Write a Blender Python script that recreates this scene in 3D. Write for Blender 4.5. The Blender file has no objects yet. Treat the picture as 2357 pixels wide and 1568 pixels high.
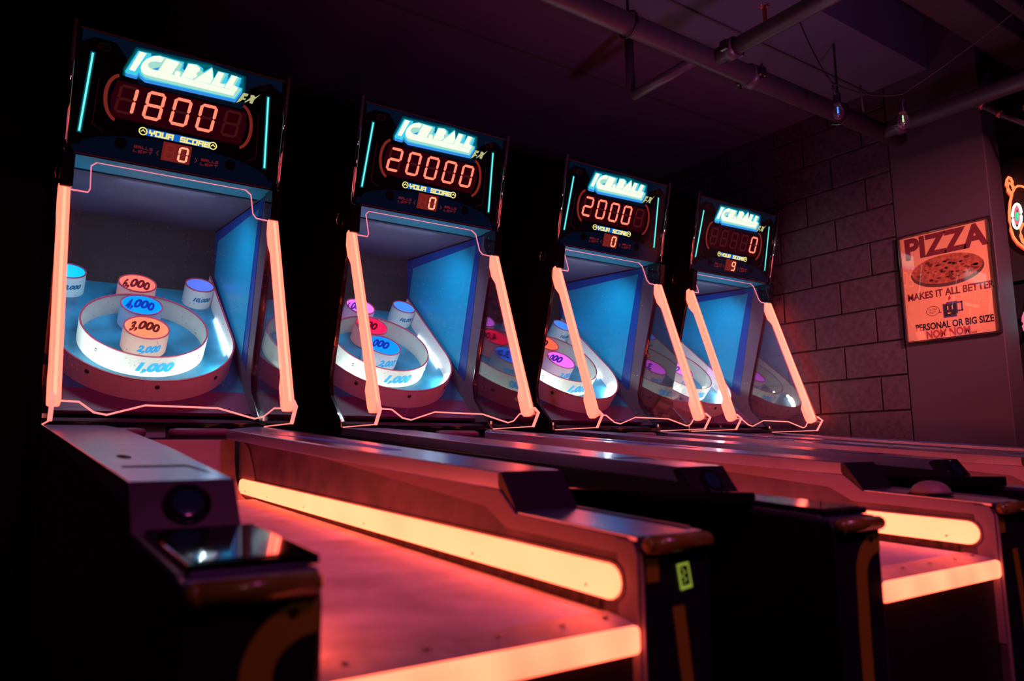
import bpy, bmesh, math, random
from mathutils import Vector, Matrix
random.seed(7)
SC = bpy.context.scene
COL = SC.collection
PI = math.pi

# ------------------------------------------------------------------ camera
cam_data = bpy.data.cameras.new('camera')
cam = bpy.data.objects.new('camera', cam_data); COL.objects.link(cam)
Rv = Vector((0.8201268311962409, -0.572074228116348, -0.011093163529733146))
Uv = Vector((-0.07489965862861951, -0.12655660868440408, 0.9891276287393952))
Fv = Vector((0.5672583378755477, 0.8103792336452035, 0.14664063484342843))
cam.matrix_world = Matrix(((Rv.x, Uv.x, -Fv.x, -0.1837206192802044),
                           (Rv.y, Uv.y, -Fv.y, -3.137318554971133),
                           (Rv.z, Uv.z, -Fv.z, 0.8316452525489438), (0, 0, 0, 1)))
cam_data.sensor_width = 36.0
cam_data.lens = 36.0 * 1750.4842 / 2357.0
cam_data.clip_start = 0.02
cam_data.dof.use_dof = True
cam_data.dof.focus_distance = 3.7
cam_data.dof.aperture_fstop = 2.8
SC.camera = cam

# ------------------------------------------------------------------ world, room and fill lights, exposure
world = bpy.data.worlds.new('world'); SC.world = world; world.use_nodes = True
bg = world.node_tree.nodes['Background']
bg.inputs[0].default_value = (0.5, 0.12, 0.4, 1); bg.inputs[1].default_value = 0.006
SC.view_settings.view_transform = 'Standard'
SC.view_settings.look = 'None'
SC.view_settings.exposure = 0.0
SC.view_settings.gamma = 1.0
SC.view_settings.use_curve_mapping = False
SC.cycles.transparent_max_bounces = 32
SC.cycles.max_bounces = 10
SC.cycles.caustics_reflective = False
SC.cycles.caustics_refractive = False
SC.cycles.sample_clamp_indirect = 4.0


def area(name, loc, target, size, power, color):
    l = bpy.data.lights.new(name, 'AREA'); l.shape = 'DISK'; l.size = size; l.energy = power; l.color = color
    o = bpy.data.objects.new(name, l); COL.objects.link(o); o.location = loc
    d = Vector(target) - Vector(loc); o.rotation_euler = d.to_track_quat('-Z', 'Y').to_euler()
    return o


# fill lights added outside the frame; the magenta one stands for the room's lights
up = area('purple_uplight', (1.9, -3.1, 0.9), (2.7, -1.0, 3.0), 0.3, 5.5, (0.85, 0.26, 0.66)); up.data.spread = math.radians(80)
rw = area('red_wash_lamp', (2.6, -3.6, 2.7), (4.16, -1.1, 1.60), 0.22, 10.5, (1.0, 0.24, 0.27)); rw.data.spread = math.radians(36)
fw = area('warm_floor_lamp', (-0.8, -5.8, 3.3), (1.2, -2.3, 0.4), 0.4, 8.0, (1.0, 0.42, 0.42))
mw = area('magenta_side_lamp', (0.8, -4.2, 3.4), (1.9, 0.1, 1.1), 0.4, 15.0, (0.95, 0.12, 0.55)); mw.data.spread = math.radians(88)

# ------------------------------------------------------------------ materials
def nodes_of(m):
    m.use_nodes = True
    nt = m.node_tree
    return nt, nt.nodes, nt.links


def mat(name, col, rough=0.5, metal=0.0, spec=0.5, bump=0.0, bscale=60.0, mottle=0.0, mscale=8.0, coat=0.0):
    m = bpy.data.materials.new(name)
    nt, N, L = nodes_of(m)
    b = N['Principled BSDF']
    b.inputs['Base Color'].default_value = (*col, 1)
    b.inputs['Roughness'].default_value = rough
    b.inputs['Metallic'].default_value = metal
    b.inputs['Specular IOR Level'].default_value = spec
    b.inputs['Coat Weight'].default_value = coat
    b.inputs['Coat Roughness'].default_value = 0.08
    tc = N.new('ShaderNodeTexCoord')
    if mottle > 0:
        n = N.new('ShaderNodeTexNoise'); n.inputs['Scale'].default_value = mscale; n.inputs['Detail'].default_value = 6
        r = N.new('ShaderNodeValToRGB')
        r.color_ramp.elements[0].position = 0.3; r.color_ramp.elements[1].position = 0.7
        r.color_ramp.elements[0].color = (*[c * (1 - mottle) for c in col], 1)
        r.color_ramp.elements[1].color = (*[min(1, c * (1 + mottle * .5)) for c in col], 1)
        L.new(tc.outputs['Object'], n.inputs['Vector']); L.new(n.outputs['Fac'], r.inputs['Fac'])
        L.new(r.outputs['Color'], b.inputs['Base Color'])
    if bump > 0:
        n2 = N.new('ShaderNodeTexNoise'); n2.inputs['Scale'].default_value = bscale; n2.inputs['Detail'].default_value = 4
        bp = N.new('ShaderNodeBump'); bp.inputs['Strength'].default_value = bump; bp.inputs['Distance'].default_value = 0.004
        L.new(tc.outputs['Object'], n2.inputs['Vector']); L.new(n2.outputs['Fac'], bp.inputs['Height'])
        L.new(bp.outputs['Normal'], b.inputs['Normal'])
    return m


def emit(name, col, strength, base=(0.02, 0.02, 0.02), rough=0.3, vary=0.0, vscale=5.0):
    m = bpy.data.materials.new(name)
    nt, N, L = nodes_of(m)
    b = N['Principled BSDF']
    b.inputs['Base Color'].default_value = (*base, 1)
    b.inputs['Roughness'].default_value = rough
    b.inputs['Emission Color'].default_value = (*col, 1)
    b.inputs['Emission Strength'].default_value = strength
    if vary > 0:
        tc = N.new('ShaderNodeTexCoord'); n = N.new('ShaderNodeTexNoise'); n.inputs['Scale'].default_value = vscale
        n.inputs['Detail'].default_value = 1
        mr = N.new('ShaderNodeMapRange'); mr.inputs['From Min'].default_value = .3; mr.inputs['From Max'].default_value = .7
        mr.inputs['To Min'].default_value = strength * (1 - vary); mr.inputs['To Max'].default_value = strength * (1 + vary)
        L.new(tc.outputs['Object'], n.inputs['Vector']); L.new(n.outputs['Fac'], mr.inputs['Value'])
        L.new(mr.outputs['Result'], b.inputs['Emission Strength'])
    return m


def acrylic(name, dust=0.02, ior=1.5, gain=1.0, tint=(1, 1, 1)):
    """clear dusty sheet: fresnel mirror over see-through, plus a film of dust and brighter dust specks"""
    m = bpy.data.materials.new(name)
    nt, N, L = nodes_of(m)
    N.remove(N['Principled BSDF'])
    out = N['Material Output']
    tr = N.new('ShaderNodeBsdfTransparent'); tr.inputs[0].default_value = (*tint, 1)
    gl = N.new('ShaderNodeBsdfGlossy'); gl.inputs['Roughness'].default_value = 0.0; gl.inputs[0].default_value = (gain, gain, gain, 1)
    fr = N.new('ShaderNodeFresnel')
    # thin sheet: the same mirror share from both of its faces
    ge = N.new('ShaderNodeNewGeometry'); io = N.new('ShaderNodeMapRange')
    io.inputs['To Min'].default_value = ior; io.inputs['To Max'].default_value = 1.0 / ior
    L.new(ge.outputs['Backfacing'], io.inputs['Value']); L.new(io.outputs['Result'], fr.inputs['IOR'])
    mx = N.new('ShaderNodeMixShader'); L.new(fr.outputs[0], mx.inputs[0]); L.new(tr.outputs[0], mx.inputs[1]); L.new(gl.outputs[0], mx.inputs[2])
    df = N.new('ShaderNodeBsdfDiffuse'); df.inputs[0].default_value = (.8, .30, .72, 1)  # dust film, with the magenta light on it put into the colour
    tc = N.new('ShaderNodeTexCoord')
    vo = N.new('ShaderNodeTexVoronoi'); vo.inputs['Scale'].default_value = 70
    no = N.new('ShaderNodeTexNoise'); no.inputs['Scale'].default_value = 6
    L.new(tc.outputs['Object'], vo.inputs['Vector']); L.new(tc.outputs['Object'], no.inputs['Vector'])
    sp = N.new('ShaderNodeMapRange'); sp.inputs['From Min'].default_value = .20; sp.inputs['From Max'].default_value = .06
    sp.inputs['To Min'].default_value = 0; sp.inputs['To Max'].default_value = 0.9
    L.new(vo.outputs['Distance'], sp.inputs['Value'])
    sep = N.new('ShaderNodeSeparateColor'); L.new(vo.outputs['Color'], sep.inputs[0])
    gt = N.new('ShaderNodeMath'); gt.operation = 'GREATER_THAN'; gt.inputs[1].default_value = .72
    L.new(sep.outputs[0], gt.inputs[0])
    ml = N.new('ShaderNodeMath'); ml.operation = 'MULTIPLY'; L.new(sp.outputs[0], ml.inputs[0]); L.new(gt.outputs[0], ml.inputs[1])
    m2 = N.new('ShaderNodeMath'); m2.operation = 'MULTIPLY'; L.new(ml.outputs[0], m2.inputs[0]); L.new(no.outputs['Fac'], m2.inputs[1])
    ad = N.new('ShaderNodeMath'); ad.operation = 'ADD'; ad.inputs[1].default_value = dust; L.new(m2.outputs[0], ad.inputs[0])
    m3 = N.new('ShaderNodeMixShader'); L.new(ad.outputs[0], m3.inputs[0]); L.new(mx.outputs[0], m3.inputs[1]); L.new(df.outputs[0], m3.inputs[2])
    L.new(m3.outputs[0], out.inputs['Surface'])
    return m


M = {}
M['cabinet'] = mat('black_laminate', (.008, .005, .010), .10, spec=.45)
M['cab_in'] = mat('grey_inner_laminate', (.11, .085, .13), .45, bump=.05, bscale=300)
M['body'] = mat('black_body', (.012, .007, .016), .35)
M['rail_top'] = mat('smeared_gloss_rail_top', (.50, .50, .86), .26, metal=.9, spec=.6, mottle=.15, mscale=6)
M['rail_side'] = mat('rail_inner_laminate', (.13, .085, .13), .42, mottle=.6, mscale=9, bump=.03, bscale=200)
M['rail_band'] = mat('pale_rail_band', (.30, .22, .28), .5)
M['carpet'] = mat('cork_lane', (.72, .70, .80), .85, spec=.2, bump=.6, bscale=380, mottle=.34, mscale=7)
M['ramp'] = mat('ramp_liner', (.24, .18, .22), .6)
M['edge_wear'] = mat('worn_lane_edge', (.05, .03, .035), .9, mottle=.8, mscale=60)
M['plate'] = mat('brushed_threshold', (.62, .55, .55), .45, metal=.1, mottle=.3, mscale=30)
M['chrome'] = mat('chrome_tube', (.75, .75, .78), .06, metal=1)
M['dark_metal'] = mat('dark_bolt', (.10, .10, .11), .25, metal=.9)
M['rim'] = mat('white_plastic_rim', (.80, .72, .70), .4, spec=.5, mottle=.04)
M['ring'] = mat('translucent_white_ring', (.82, .84, .78), .35, spec=.5, mottle=.04)
_nt, _N, _L = nodes_of(M['ring'])
_tl = _N.new('ShaderNodeBsdfTranslucent'); _tl.inputs[0].default_value = (.85, .88, .80, 1)
_mx = _N.new('ShaderNodeMixShader'); _mx.inputs[0].default_value = .5
_L.new(_N['Principled BSDF'].outputs[0], _mx.inputs[1]); _L.new(_tl.outputs[0], _mx.inputs[2])
_L.new(_mx.outputs[0], _N['Material Output'].inputs['Surface'])
M['ring_lip'] = mat('red_ring_lip', (.45, .05, .10), .4)  # red light on the rim tops put into the lip colour
M['board'] = mat('blue_target_board', (.02, .22, .40), .34, mottle=.45, mscale=9, bump=.03, bscale=200)
M['apron'] = mat('purple_board_apron', (.12, .025, .10), .5)  # magenta light on the lower board put into this purple
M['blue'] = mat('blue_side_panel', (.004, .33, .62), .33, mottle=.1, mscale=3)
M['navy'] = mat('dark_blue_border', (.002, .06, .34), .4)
M['back'] = mat('black_felt_back', (.014, .008, .016), .8)
M['ceil_in'] = mat('grey_canopy_lining', (.06, .055, .11), .8, bump=.1, bscale=400)
M['teal'] = mat('teal_valance', (.02, .26, .38), .45)
M['ink_blue'] = mat('blue_number_print', (.0, .36, .80), .5)
M['ink_teal'] = mat('teal_number_print', (.0, .14, .30), .5)
M['ink_dark'] = mat('dark_number_print', (.030, .004, .03), .5)
M['mq_glass'] = mat('black_sign_face', (.006, .006, .010), .10, spec=.5)
M['mq_navy'] = emit('navy_sign_print', (.005, .03, .09), .14, (.003, .010, .03), .12)
M['mq_blue'] = emit('blue_sign_print', (.006, .020, .07), .12, (.002, .006, .025), .12)
M['grey_paper'] = mat('grey_label', (.25, .33, .36), .7)
M['decal_blue'] = mat('blue_decal', (.01, .22, .9), .5)
M['decal_orange'] = mat('orange_decal', (.34, .21, .015), .5)
M['orange_bar'] = mat('amber_bullnose', (.22, .13, .02), .32, coat=.5)
M['button'] = mat('dark_blue_lens', (.01, .04, .07), .1, coat=1)
M['screen'] = mat('gloss_black_screen', (.006, .006, .010), .04, spec=.8, coat=1)
M['silver_lip'] = mat('silver_trim', (.45, .40, .45), .3, metal=.6)
M['acrylic'] = acrylic('dusty_acrylic', dust=.010)
M['side_acrylic'] = acrylic('side_acrylic', dust=.012, ior=1.95)
M['tube'] = emit('peach_light_tube', (1.0, .079, .048), 4.7, (.5, .3, .25), vary=.0)
M['tube_core'] = emit('peach_light_tube_core', (1.0, .16, .09), 3.6, (.5, .3, .25))
M['strip'] = emit('amber_lane_light', (1.0, .090, .038), 7.5, (.5, .3, .25), vary=.10, vscale=4)
M['bar'] = emit('peach_front_light', (1.0, .105, .050), 4.6, (.5, .3, .25), vary=.22, vscale=9)
M['edge'] = emit('pink_lit_edge', (1.0, .20, .16), 1.7, (.5, .3, .3))
M['edge_top'] = emit('rose_lit_edge', (1.0, .22, .30), 1.0, (.5, .3, .3))
M['rim_led'] = emit('cool_white_led', (.90, 1.0, .88), 22.0)
M['side_led'] = emit('side_led', (.80, 1.0, 1.0), 30.0)
M['pod_led'] = emit('bright_led_pod', (.85, 1.0, .95), 85.0)
M['ring_led'] = emit('soft_white_led', (.95, 1.0, .90), 13.0)
M['cyan_bar'] = emit('cyan_light_bar', (.14, .78, .68), 1.3)
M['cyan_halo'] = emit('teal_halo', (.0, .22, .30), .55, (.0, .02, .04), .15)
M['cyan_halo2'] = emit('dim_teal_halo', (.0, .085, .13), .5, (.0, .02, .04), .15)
M['logo_white'] = emit('lit_logo_white', (.86, .90, .76), 1.1)
M['logo_mint'] = emit('lit_logo_mint', (.42, .86, .72), .85)
M['logo_cyan'] = emit('lit_logo_cyan', (.05, .62, .80), 1.0)
M['logo_blue'] = emit('lit_logo_blue', (.03, .27, .80), 1.0)
M['logo_yellow'] = emit('lit_yellow', (.90, .80, .22), 1.05)
M['fx'] = emit('lit_fx', (.60, .62, .28), .75)
M['score_blue'] = emit('lit_score_blue', (.0, .13, .60), .9)
M['digit'] = emit('lit_digit', (1.0, .21, .125), 1.35, (.3, .05, .04))
M['digit_small'] = emit('lit_small_digit', (1.0, .36, .20), 1.4)
M['ghost'] = emit('unlit_digit', (.06, .008, .008), .6, (.06, .01, .01), .2)
M['ghost_small'] = emit('unlit_small_digit', (.22, .02, .02), .8, (.06, .01, .01), .2)
M['window'] = emit('dark_red_window', (.030, .0, .004), .6, (.012, .002, .003), .1)
M['small_window'] = emit('red_window', (.30, .022, .018), .5, (.05, .01, .01), .2)
M['bracket'] = emit('dull_red_bracket', (.33, .035, .022), .42, (.2, .02, .02), .3)
M['red_text'] = emit('dull_red_text', (.20, .012, .012), .8, (.2, .02, .02), .3)
M['pink_line'] = mat('pink_print_line', (.20, .05, .10), .4)
M['brick'] = mat('black_painted_block', (.046, .030, .056), .48, spec=.5, bump=.6, bscale=90, mottle=.45, mscale=35)
M['mortar'] = mat('black_mortar', (.018, .012, .016), .7)
M['pillar'] = mat('black_plaster', (.042, .028, .050), .6, bump=.15, bscale=60)
M['wall'] = mat('black_wall', (.014, .010, .015), .7, bump=.2, bscale=40)
M['wall_far'] = mat('matt_black_wall', (.012, .008, .011), .9, spec=.1)
M['ceiling'] = mat('dark_ceiling', (.070, .052, .115), .75, bump=.1, bscale=30)
M['beam'] = mat('dark_ceiling_beam', (.050, .036, .048), .7)
M['pipe'] = mat('painted_pipe', (.055, .036, .060), .4, bump=.05, bscale=80)
M['floor'] = mat('dark_carpet', (.012, .009, .013), .95, bump=.4, bscale=300)
M['bulb'] = acrylic('bulb_glass', dust=.02, ior=1.5, gain=1.5)
M['wire'] = mat('wire', (.02, .012, .016), .7)
M['fil_blue'] = emit('blue_filament', (.02, .25, 1.0), 1.3)  # reflected glints in the bulbs put in as glowing filaments
M['fil_green'] = emit('green_filament', (.5, .8, .35), 1.0)
M['red_valve'] = mat('sprinkler_red', (.45, .12, .10), .3, metal=.5)
M['ball'] = mat('grey_ball', (.30, .20, .20), .5, mottle=.1, mscale=40)
M['poster'] = mat('cream_poster', (.78, .46, .24), .55)
M['p_ink'] = mat('maroon_poster_ink', (.16, .025, .035), .55)
M['p_ink2'] = mat('black_poster_ink', (.02, .008, .015), .55)
M['p_ink3'] = mat('red_poster_ink', (.40, .06, .06), .55)
M['crust'] = mat('poster_crust', (.10, .05, .04), .6)
M['cheese'] = mat('poster_cheese', (.42, .13, .07), .6, mottle=.5, mscale=60)
M['pepper'] = mat('poster_pepperoni', (.16, .030, .025), .6, mottle=.5, mscale=120)
M['mug'] = mat('poster_mug', (.025, .03, .04), .5)
M['mug_edge'] = mat('poster_mug_edge', (.10, .06, .22), .5)
M['glass'] = acrylic('poster_glass', dust=.0, ior=1.7)
M['frame'] = mat('gloss_black_frame', (.02, .012, .016), .12, coat=1)
M['neon_orange'] = emit('orange_neon', (1.0, .13, .04), 2.6)
M['neon_red'] = emit('red_neon', (.9, .045, .03), 1.0)
M['neon_white'] = emit('white_neon', (.75, 1.0, .75), 1.6)
M['neon_pink'] = emit('pink_neon', (.9, .15, .25), 1.0)
M['neon_green'] = emit('green_neon', (.0, .8, .35), 1.0)
M['neon_teal'] = emit('teal_neon', (.0, .75, .85), 5.0)
M['sticker'] = emit('glow_sticker', (.40, .55, .06), .5, (.2, .25, .04))
M['rust'] = mat('rusty_orange_duct', (.35, .10, .04), .5)  # orange light on the duct put into its colour


def glow_liner(name, col, st):
    return emit(name, col, st, tuple(min(.8, c) for c in col), .3)


# ------------------------------------------------------------------ geometry helpers
def link(o, parent=None):
    COL.objects.link(o)
    if parent is not None:
        o.parent = parent
    return o


def mesh(name, vs, fs, m, parent=None, bevel=0.0, smooth=False, seg=2, solid=0.0):
    me = bpy.data.meshes.new(name)
    me.from_pydata([tuple(v) for v in vs], [], fs)
    bm = bmesh.new(); bm.from_mesh(me)
    if bm.faces and len(bm.faces) > 3:
        bmesh.ops.recalc_face_normals(bm, faces=bm.faces)
    bm.to_mesh(me); bm.free()
    ms = m if isinstance(m, (list, tuple)) else [m]
    for q in ms:
        me.materials.append(q)
    if smooth:
        me.polygons.foreach_set('use_smooth', [True] * len(me.polygons))
    o = bpy.data.objects.new(name, me)
    link(o, parent)
    if bevel > 0:
        b = o.modifiers.new('bevel', 'BEVEL'); b.width = bevel; b.segments = seg; b.limit_method = 'ANGLE'
        b.angle_limit = math.radians(25)
    return o


class MB:
    """collects shapes that form one part"""
    def __init__(s): s.v = []; s.f = []

    def add(s, vs, fs):
        k = len(s.v); s.v += [tuple(v) for v in vs]; s.f += [tuple(i + k for i in f) for f in fs]; return s

    def box(s, x0, x1, y0, y1, z0, z1):
        return s.add([(x0, y0, z0), (x1, y0, z0), (x1, y1, z0), (x0, y1, z0), (x0, y0, z1), (x1, y0, z1), (x1, y1, z1), (x0, y1, z1)],
                     [(0, 3, 2, 1), (4, 5, 6, 7), (0, 1, 5, 4), (1, 2, 6, 5), (2, 3, 7, 6), (3, 0, 4, 7)])

    def build(s, name, m, parent=None, **k): return mesh(name, s.v, s.f, m, parent, **k)


def extr(a, b):
    """two matching loops -> closed prism faces"""
    n = len(a)
    vs = list(a) + list(b)
    fs = [tuple(range(n - 1, -1, -1)), tuple(range(n, 2 * n))]
    for i in range(n):
        j = (i + 1) % n
        fs.append((i, j, n + j, n + i))
    return vs, fs


def prismX(name, yz, x0, x1, m, parent=None, **k):
    vs, fs = extr([(x0, y, z) for y, z in yz], [(x1, y, z) for y, z in yz])
    return mesh(name, vs, fs, m, parent, **k)


def box(name, x0, x1, y0, y1, z0, z1, m, parent=None, **k):
    return MB().box(x0, x1, y0, y1, z0, z1).build(name, m, parent, **k)


def fplate(name, pts, F, n0, n1, m, parent=None, **k):
    """flat polygon pts (u,v) in frame function F(u,v,n), from depth n0 to n1"""
    vs, fs = extr([F(u, v, n0) for u, v in pts], [F(u, v, n1) for u, v in pts])
    return mesh(name, vs, fs, m, parent, **k)


def fplates(name, polys, F, n0, n1, m, parent=None, **k):
    b = MB()
    for pts in polys:
        b.add(*extr([F(u, v, n0) for u, v in pts], [F(u, v, n1) for u, v in pts]))
    return b.build(name, m, parent, **k)


def sweep(b, pts, r, seg=8, closed=False, up=Vector((0, 0, 1)), sq=None):
    P = [Vector(p) for p in pts]; n = len(P); loops = []
    for i, p in enumerate(P):
        if closed:
            d1 = (p - P[i - 1]).normalized(); d2 = (P[(i + 1) % n] - p).normalized()
        else:
            d1 = (p - P[i - 1]).normalized() if i else (P[1] - p).normalized()
            d2 = (P[i + 1] - p).normalized() if i < n - 1 else d1
        t = (d1 + d2)
        t = t.normalized() if t.length > 1e-6 else d2
        a = up.cross(t)
        if a.length < 1e-3: a = Vector((1, 0, 0)).cross(t)
        a.normalize(); c = t.cross(a)
        w = 1.0 / max(.5, t.dot(d1))
        lp = []
        for k in range(seg):
            g = 2 * PI * (k + .5) / seg
            lp.append(p + a * (math.cos(g) * r * w) + c * (math.sin(g) * r))
        loops.append(lp)
    vs = [v for l in loops for v in l]; fs = []
    m = n if closed else n - 1
    for i in range(m):
        for k in range(seg):
            k2 = (k + 1) % seg; j = (i + 1) % n
            fs.append((i * seg + k, i * seg + k2, j * seg + k2, j * seg + k))
    if not closed:
        fs.append(tuple(range(seg - 1, -1, -1))); fs.append(tuple((n - 1) * seg + k for k in range(seg)))
    b.add(vs, fs)
    return b


def tube(name, pts, r, m, parent=None, seg=8, closed=False, smooth=True, up=Vector((0, 0, 1))):
    return sweep(MB(), pts, r, seg, closed, up).build(name, m, parent, smooth=smooth)


def dome(b, c, axis, r, h, seg=12, rings=4):
    c = Vector(c); ax = Vector(axis).normalized(); a = ax.orthogonal().normalized(); d = ax.cross(a)
    vs = []
    for i in range(rings):
        t = i / rings * PI / 2
        for k in range(seg):
            g = 2 * PI * k / seg
            vs.append(c + (a * math.cos(g) + d * math.sin(g)) * (r * math.cos(t)) + ax * (h * math.sin(t)))
    vs.append(c + ax * h)
    fs = [tuple(range(seg - 1, -1, -1))]
    for i in range(rings - 1):
        for k in range(seg):
            k2 = (k + 1) % seg
            fs.append((i * seg + k, i * seg + k2, (i + 1) * seg + k2, (i + 1) * seg + k))
    for k in range(seg):
        fs.append(((rings - 1) * seg + k, (rings - 1) * seg + (k + 1) % seg, len(vs) - 1))
    b.add(vs, fs)
    return b


_txt = {}
def text_geo(s, size, shear=0.0, bold=0.0, align='CENTER'):
    key = (s, size, shear, bold, align)
    if key in _txt: return _txt[key]
    cu = bpy.data.curves.new('t', 'FONT'); cu.body = s; cu.size = size; cu.shear = shear; cu.offset = bold
    cu.align_x = align; cu.align_y = 'CENTER'; cu.resolution_u = 4; cu.extrude = 0.0
    o = bpy.data.objects.new('t', cu); COL.objects.link(o)
    dg = bpy.context.evaluated_depsgraph_get(); dg.update()
    me = bpy.data.meshes.new_from_object(o.evaluated_get(dg))
    vs = [(v.co.x, v.co.y) for v in me.vertices]; fs = [tuple(p.vertices) for p in me.polygons]
    bpy.data.objects.remove(o); bpy.data.curves.remove(cu); bpy.data.meshes.remove(me)
    _txt[key] = (vs, fs)
    return vs, fs


def text(name, s, size, F, m, parent=None, shear=0.0, bold=0.0, align='CENTER', width=None):
    vs, fs = text_geo(s, size, shear, bold, align)
    k = 1.0
    if width:
        xs = [v[0] for v in vs]; k = width / (max(xs) - min(xs))
    return mesh(name, [F(u * k, v) for u, v in vs], fs, m, parent)


def stroke_polys(lines, t, ox=0, oy=0, sx=1, sy=1, sh=0):
    out = []
    for ln in lines:
        for (a, b) in zip(ln[:-1], ln[1:]):
            ax, ay, bx, by = ox + a[0] * sx, oy + a[1] * sy, ox + b[0] * sx, oy + b[1] * sy
            dx, dy = bx - ax, by - ay; l = math.hypot(dx, dy) or 1; dx /= l; dy /= l
            h = t / 2; ax -= dx * h; ay -= dy * h; bx += dx * h; by += dy * h
            q = [(ax - dy * h, ay + dx * h), (bx - dy * h, by + dx * h), (bx + dy * h, by - dx * h), (ax + dy * h, ay - dx * h)]
            out.append([(x + sh * (y - oy), y) for x, y in q])
    return out


BLK = {'Y': [[(0, 1), (0, .5), (1, .5), (1, 1)], [(.5, .5), (.5, 0)]], 'O': [[(0, 0), (1, 0), (1, 1), (0, 1), (0, 0)]],
       'U': [[(0, 1), (0, 0), (1, 0), (1, 1)]], 'R': [[(0, 0), (0, 1), (1, 1), (1, .45), (0, .45)], [(1, .45), (1, 0)]],
       'S': [[(1, 1), (0, 1), (0, .5), (1, .5), (1, 0), (0, 0)]], 'C': [[(1, 1), (0, 1), (0, 0), (1, 0)]],
       'E': [[(1, 1), (0, 1), (0, 0), (1, 0)], [(0, .5), (.9, .5)]], 'B': [[(0, 0), (0, 1), (1, 1), (1, 0), (0, 0)], [(0, .5), (1, .5)]],
       'A': [[(0, 0), (0, 1), (1, 1), (1, 0)], [(0, .45), (1, .45)]], 'L': [[(0, 1), (0, 0), (1, 0)]],
       'F': [[(0, 0), (0, 1), (1, 1)], [(0, .5), (.9, .5)]], 'T': [[(0, 1), (1, 1)], [(.5, 1), (.5, 0)]]}


def block_word(w, u0, v0, lw, lh, gap, t, sh=0.0):
    out = []; u = u0
    for ch in w:
        if ch != ' ':
            out += stroke_polys(BLK[ch], t, u, v0, lw, lh, sh)
        u += lw + gap
    return out


SEG = {'0': 'abcdef', '1': 'bc', '2': 'abged', '3': 'abgcd', '4': 'fgbc', '5': 'afgcd', '6': 'afgedc', '7': 'abc', '8': 'abcdefg', '9': 'abcdfg', ' ': ''}
def seg_polys(keys, u0, v0, w, h, t, sh):
    g = t * .06; m = t / 2; P = []
    def H(y):
        return [(g, y), (m, y + m), (w - m, y + m), (w - g, y), (w - m, y - m), (m, y - m)]
    def V(x, y0, y1):
        return [(x, y0 + g), (x - m, y0 + m), (x - m, y1 - m), (x, y1 - g), (x + m, y1 - m), (x + m, y0 + m)]
    for k in keys:
        q = {'a': H(h), 'g': H(h / 2), 'd': H(0), 'f': V(0, h / 2, h), 'b': V(w, h / 2, h), 'e': V(0, 0, h / 2), 'c': V(w, 0, h / 2)}[k]
        P.append([(u0 + x + sh * y, v0 + y) for x, y in q])
    return P


def tag(o, label=None, cat=None, group=None, kind=None):
    if label: o['label'] = label
    if cat: o['category'] = cat
    if group: o['group'] = group
    if kind: o['kind'] = kind
    return o


def thing(name, loc, label, cat, group=None):
    o = bpy.data.objects.new(name, None); o.location = loc; o.empty_display_size = .1
    COL.objects.link(o)
    return tag(o, label, cat, group)


def dup(o, parent=None):
    c = o.copy(); COL.objects.link(c); c.parent = parent
    for ch in list(o.children):
        dup(ch, c)
    return c


# ------------------------------------------------------------------ the room
XW, YB, ZC = 4.163, 1.16, 3.64
X0, Y0 = -3.2, -6.5
tag(box('floor', X0, 6.2, Y0, YB + .1, -.1, 0, M['floor']), kind='structure')
tag(box('ceiling', X0, 7.4, Y0, -1.10, ZC, ZC + .1, M['wall']), kind='structure')
ce = tag(box('ceiling', X0, 7.4, -1.15, YB + .1, 3.0, ZC + .1, M['ceiling']), kind='structure')
tag(box('wall_back', X0, 7.4, YB, YB + .1, 0, ZC, M['wall']), kind='structure')
tag(box('wall_left', X0 - .1, X0, Y0, YB, 0, ZC, M['wall']), kind='structure')
tag(box('wall_front', X0, 7.4, Y0 - .1, Y0, 0, ZC, M['wall']), kind='structure')
# the ceiling's ribs run along the row of machines
for i, (y0, y1, z) in enumerate([(-1.60, -1.42, 3.0), (-1.72, -1.66, 3.02), (-2.3, -2.1, 3.0), (-3.2, -3.0, 3.0)]):
    box('ceiling_beam', X0, 7.4, y0, y1, z, ZC, M['beam'], ce, bevel=.01)
for y0 in (-.80, -.02):
    box('ceiling_beam', X0, 4.2, y0, y0 + .012, 2.992, 3.0, M['beam'], ce)

wr = box('wall_right', XW + .012, XW + .16, -.882, YB, 0, 3.0, M['mortar'])
tag(wr, kind='structure')
# concrete blocks, each its own piece
BH, BL, J = .2032, .4064, .010
bme = {}
for r in range(15):
    z0 = 1.052 - 5 * BH + r * BH
    off = -.716 if r % 2 == 1 else -.50
    # joints sit at off + n*BL
    k0 = math.floor((-.882 - off) / BL)
    for k in range(k0, k0 + 6):
        ya = max(off + k * BL, -.882); yb = min(off + (k + 1) * BL, YB)
        if yb - ya < .03: continue
        key = (round(yb - ya, 3))
        if key not in bme:
            o = box('brick', -.02, .020, J / 2, yb - ya - J / 2, J / 2, BH - J / 2, M['brick'], wr, bevel=.003)
            bme[key] = o
        else:
            o = bme[key].copy(); COL.objects.link(o); o.parent = wr
        o.location = (XW + .02 + random.uniform(-.0012, .0012), ya, z0)
tag(box('wall_pillar', XW - .004, XW + .17, -1.401, -.884, 0, 3.45, M['pillar'], bevel=.004), kind='structure')
tag(box('wall_far_right', 4.62, 4.75, Y0, -.9, 0, ZC, M['wall_far']), kind='structure')
tag(box('wall_top_right', XW + .17, 4.62, Y0, -.9, 0, .04, M['floor']), kind='structure').name = 'trim_1'

# ------------------------------------------------------------------ overhead pipes, lights on wires
def pipe_thing(name, label, segs, group=None, rad=.05):
    t = thing(name, segs[0][0], label, 'pipe', group)
    o0 = Vector(segs[0][0])
    for i, (a, b) in enumerate(segs):
        tube('pipe_run', [Vector(a) - o0, Vector(b) - o0], rad, M['pipe'], t, 16)
    return t, o0

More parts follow.
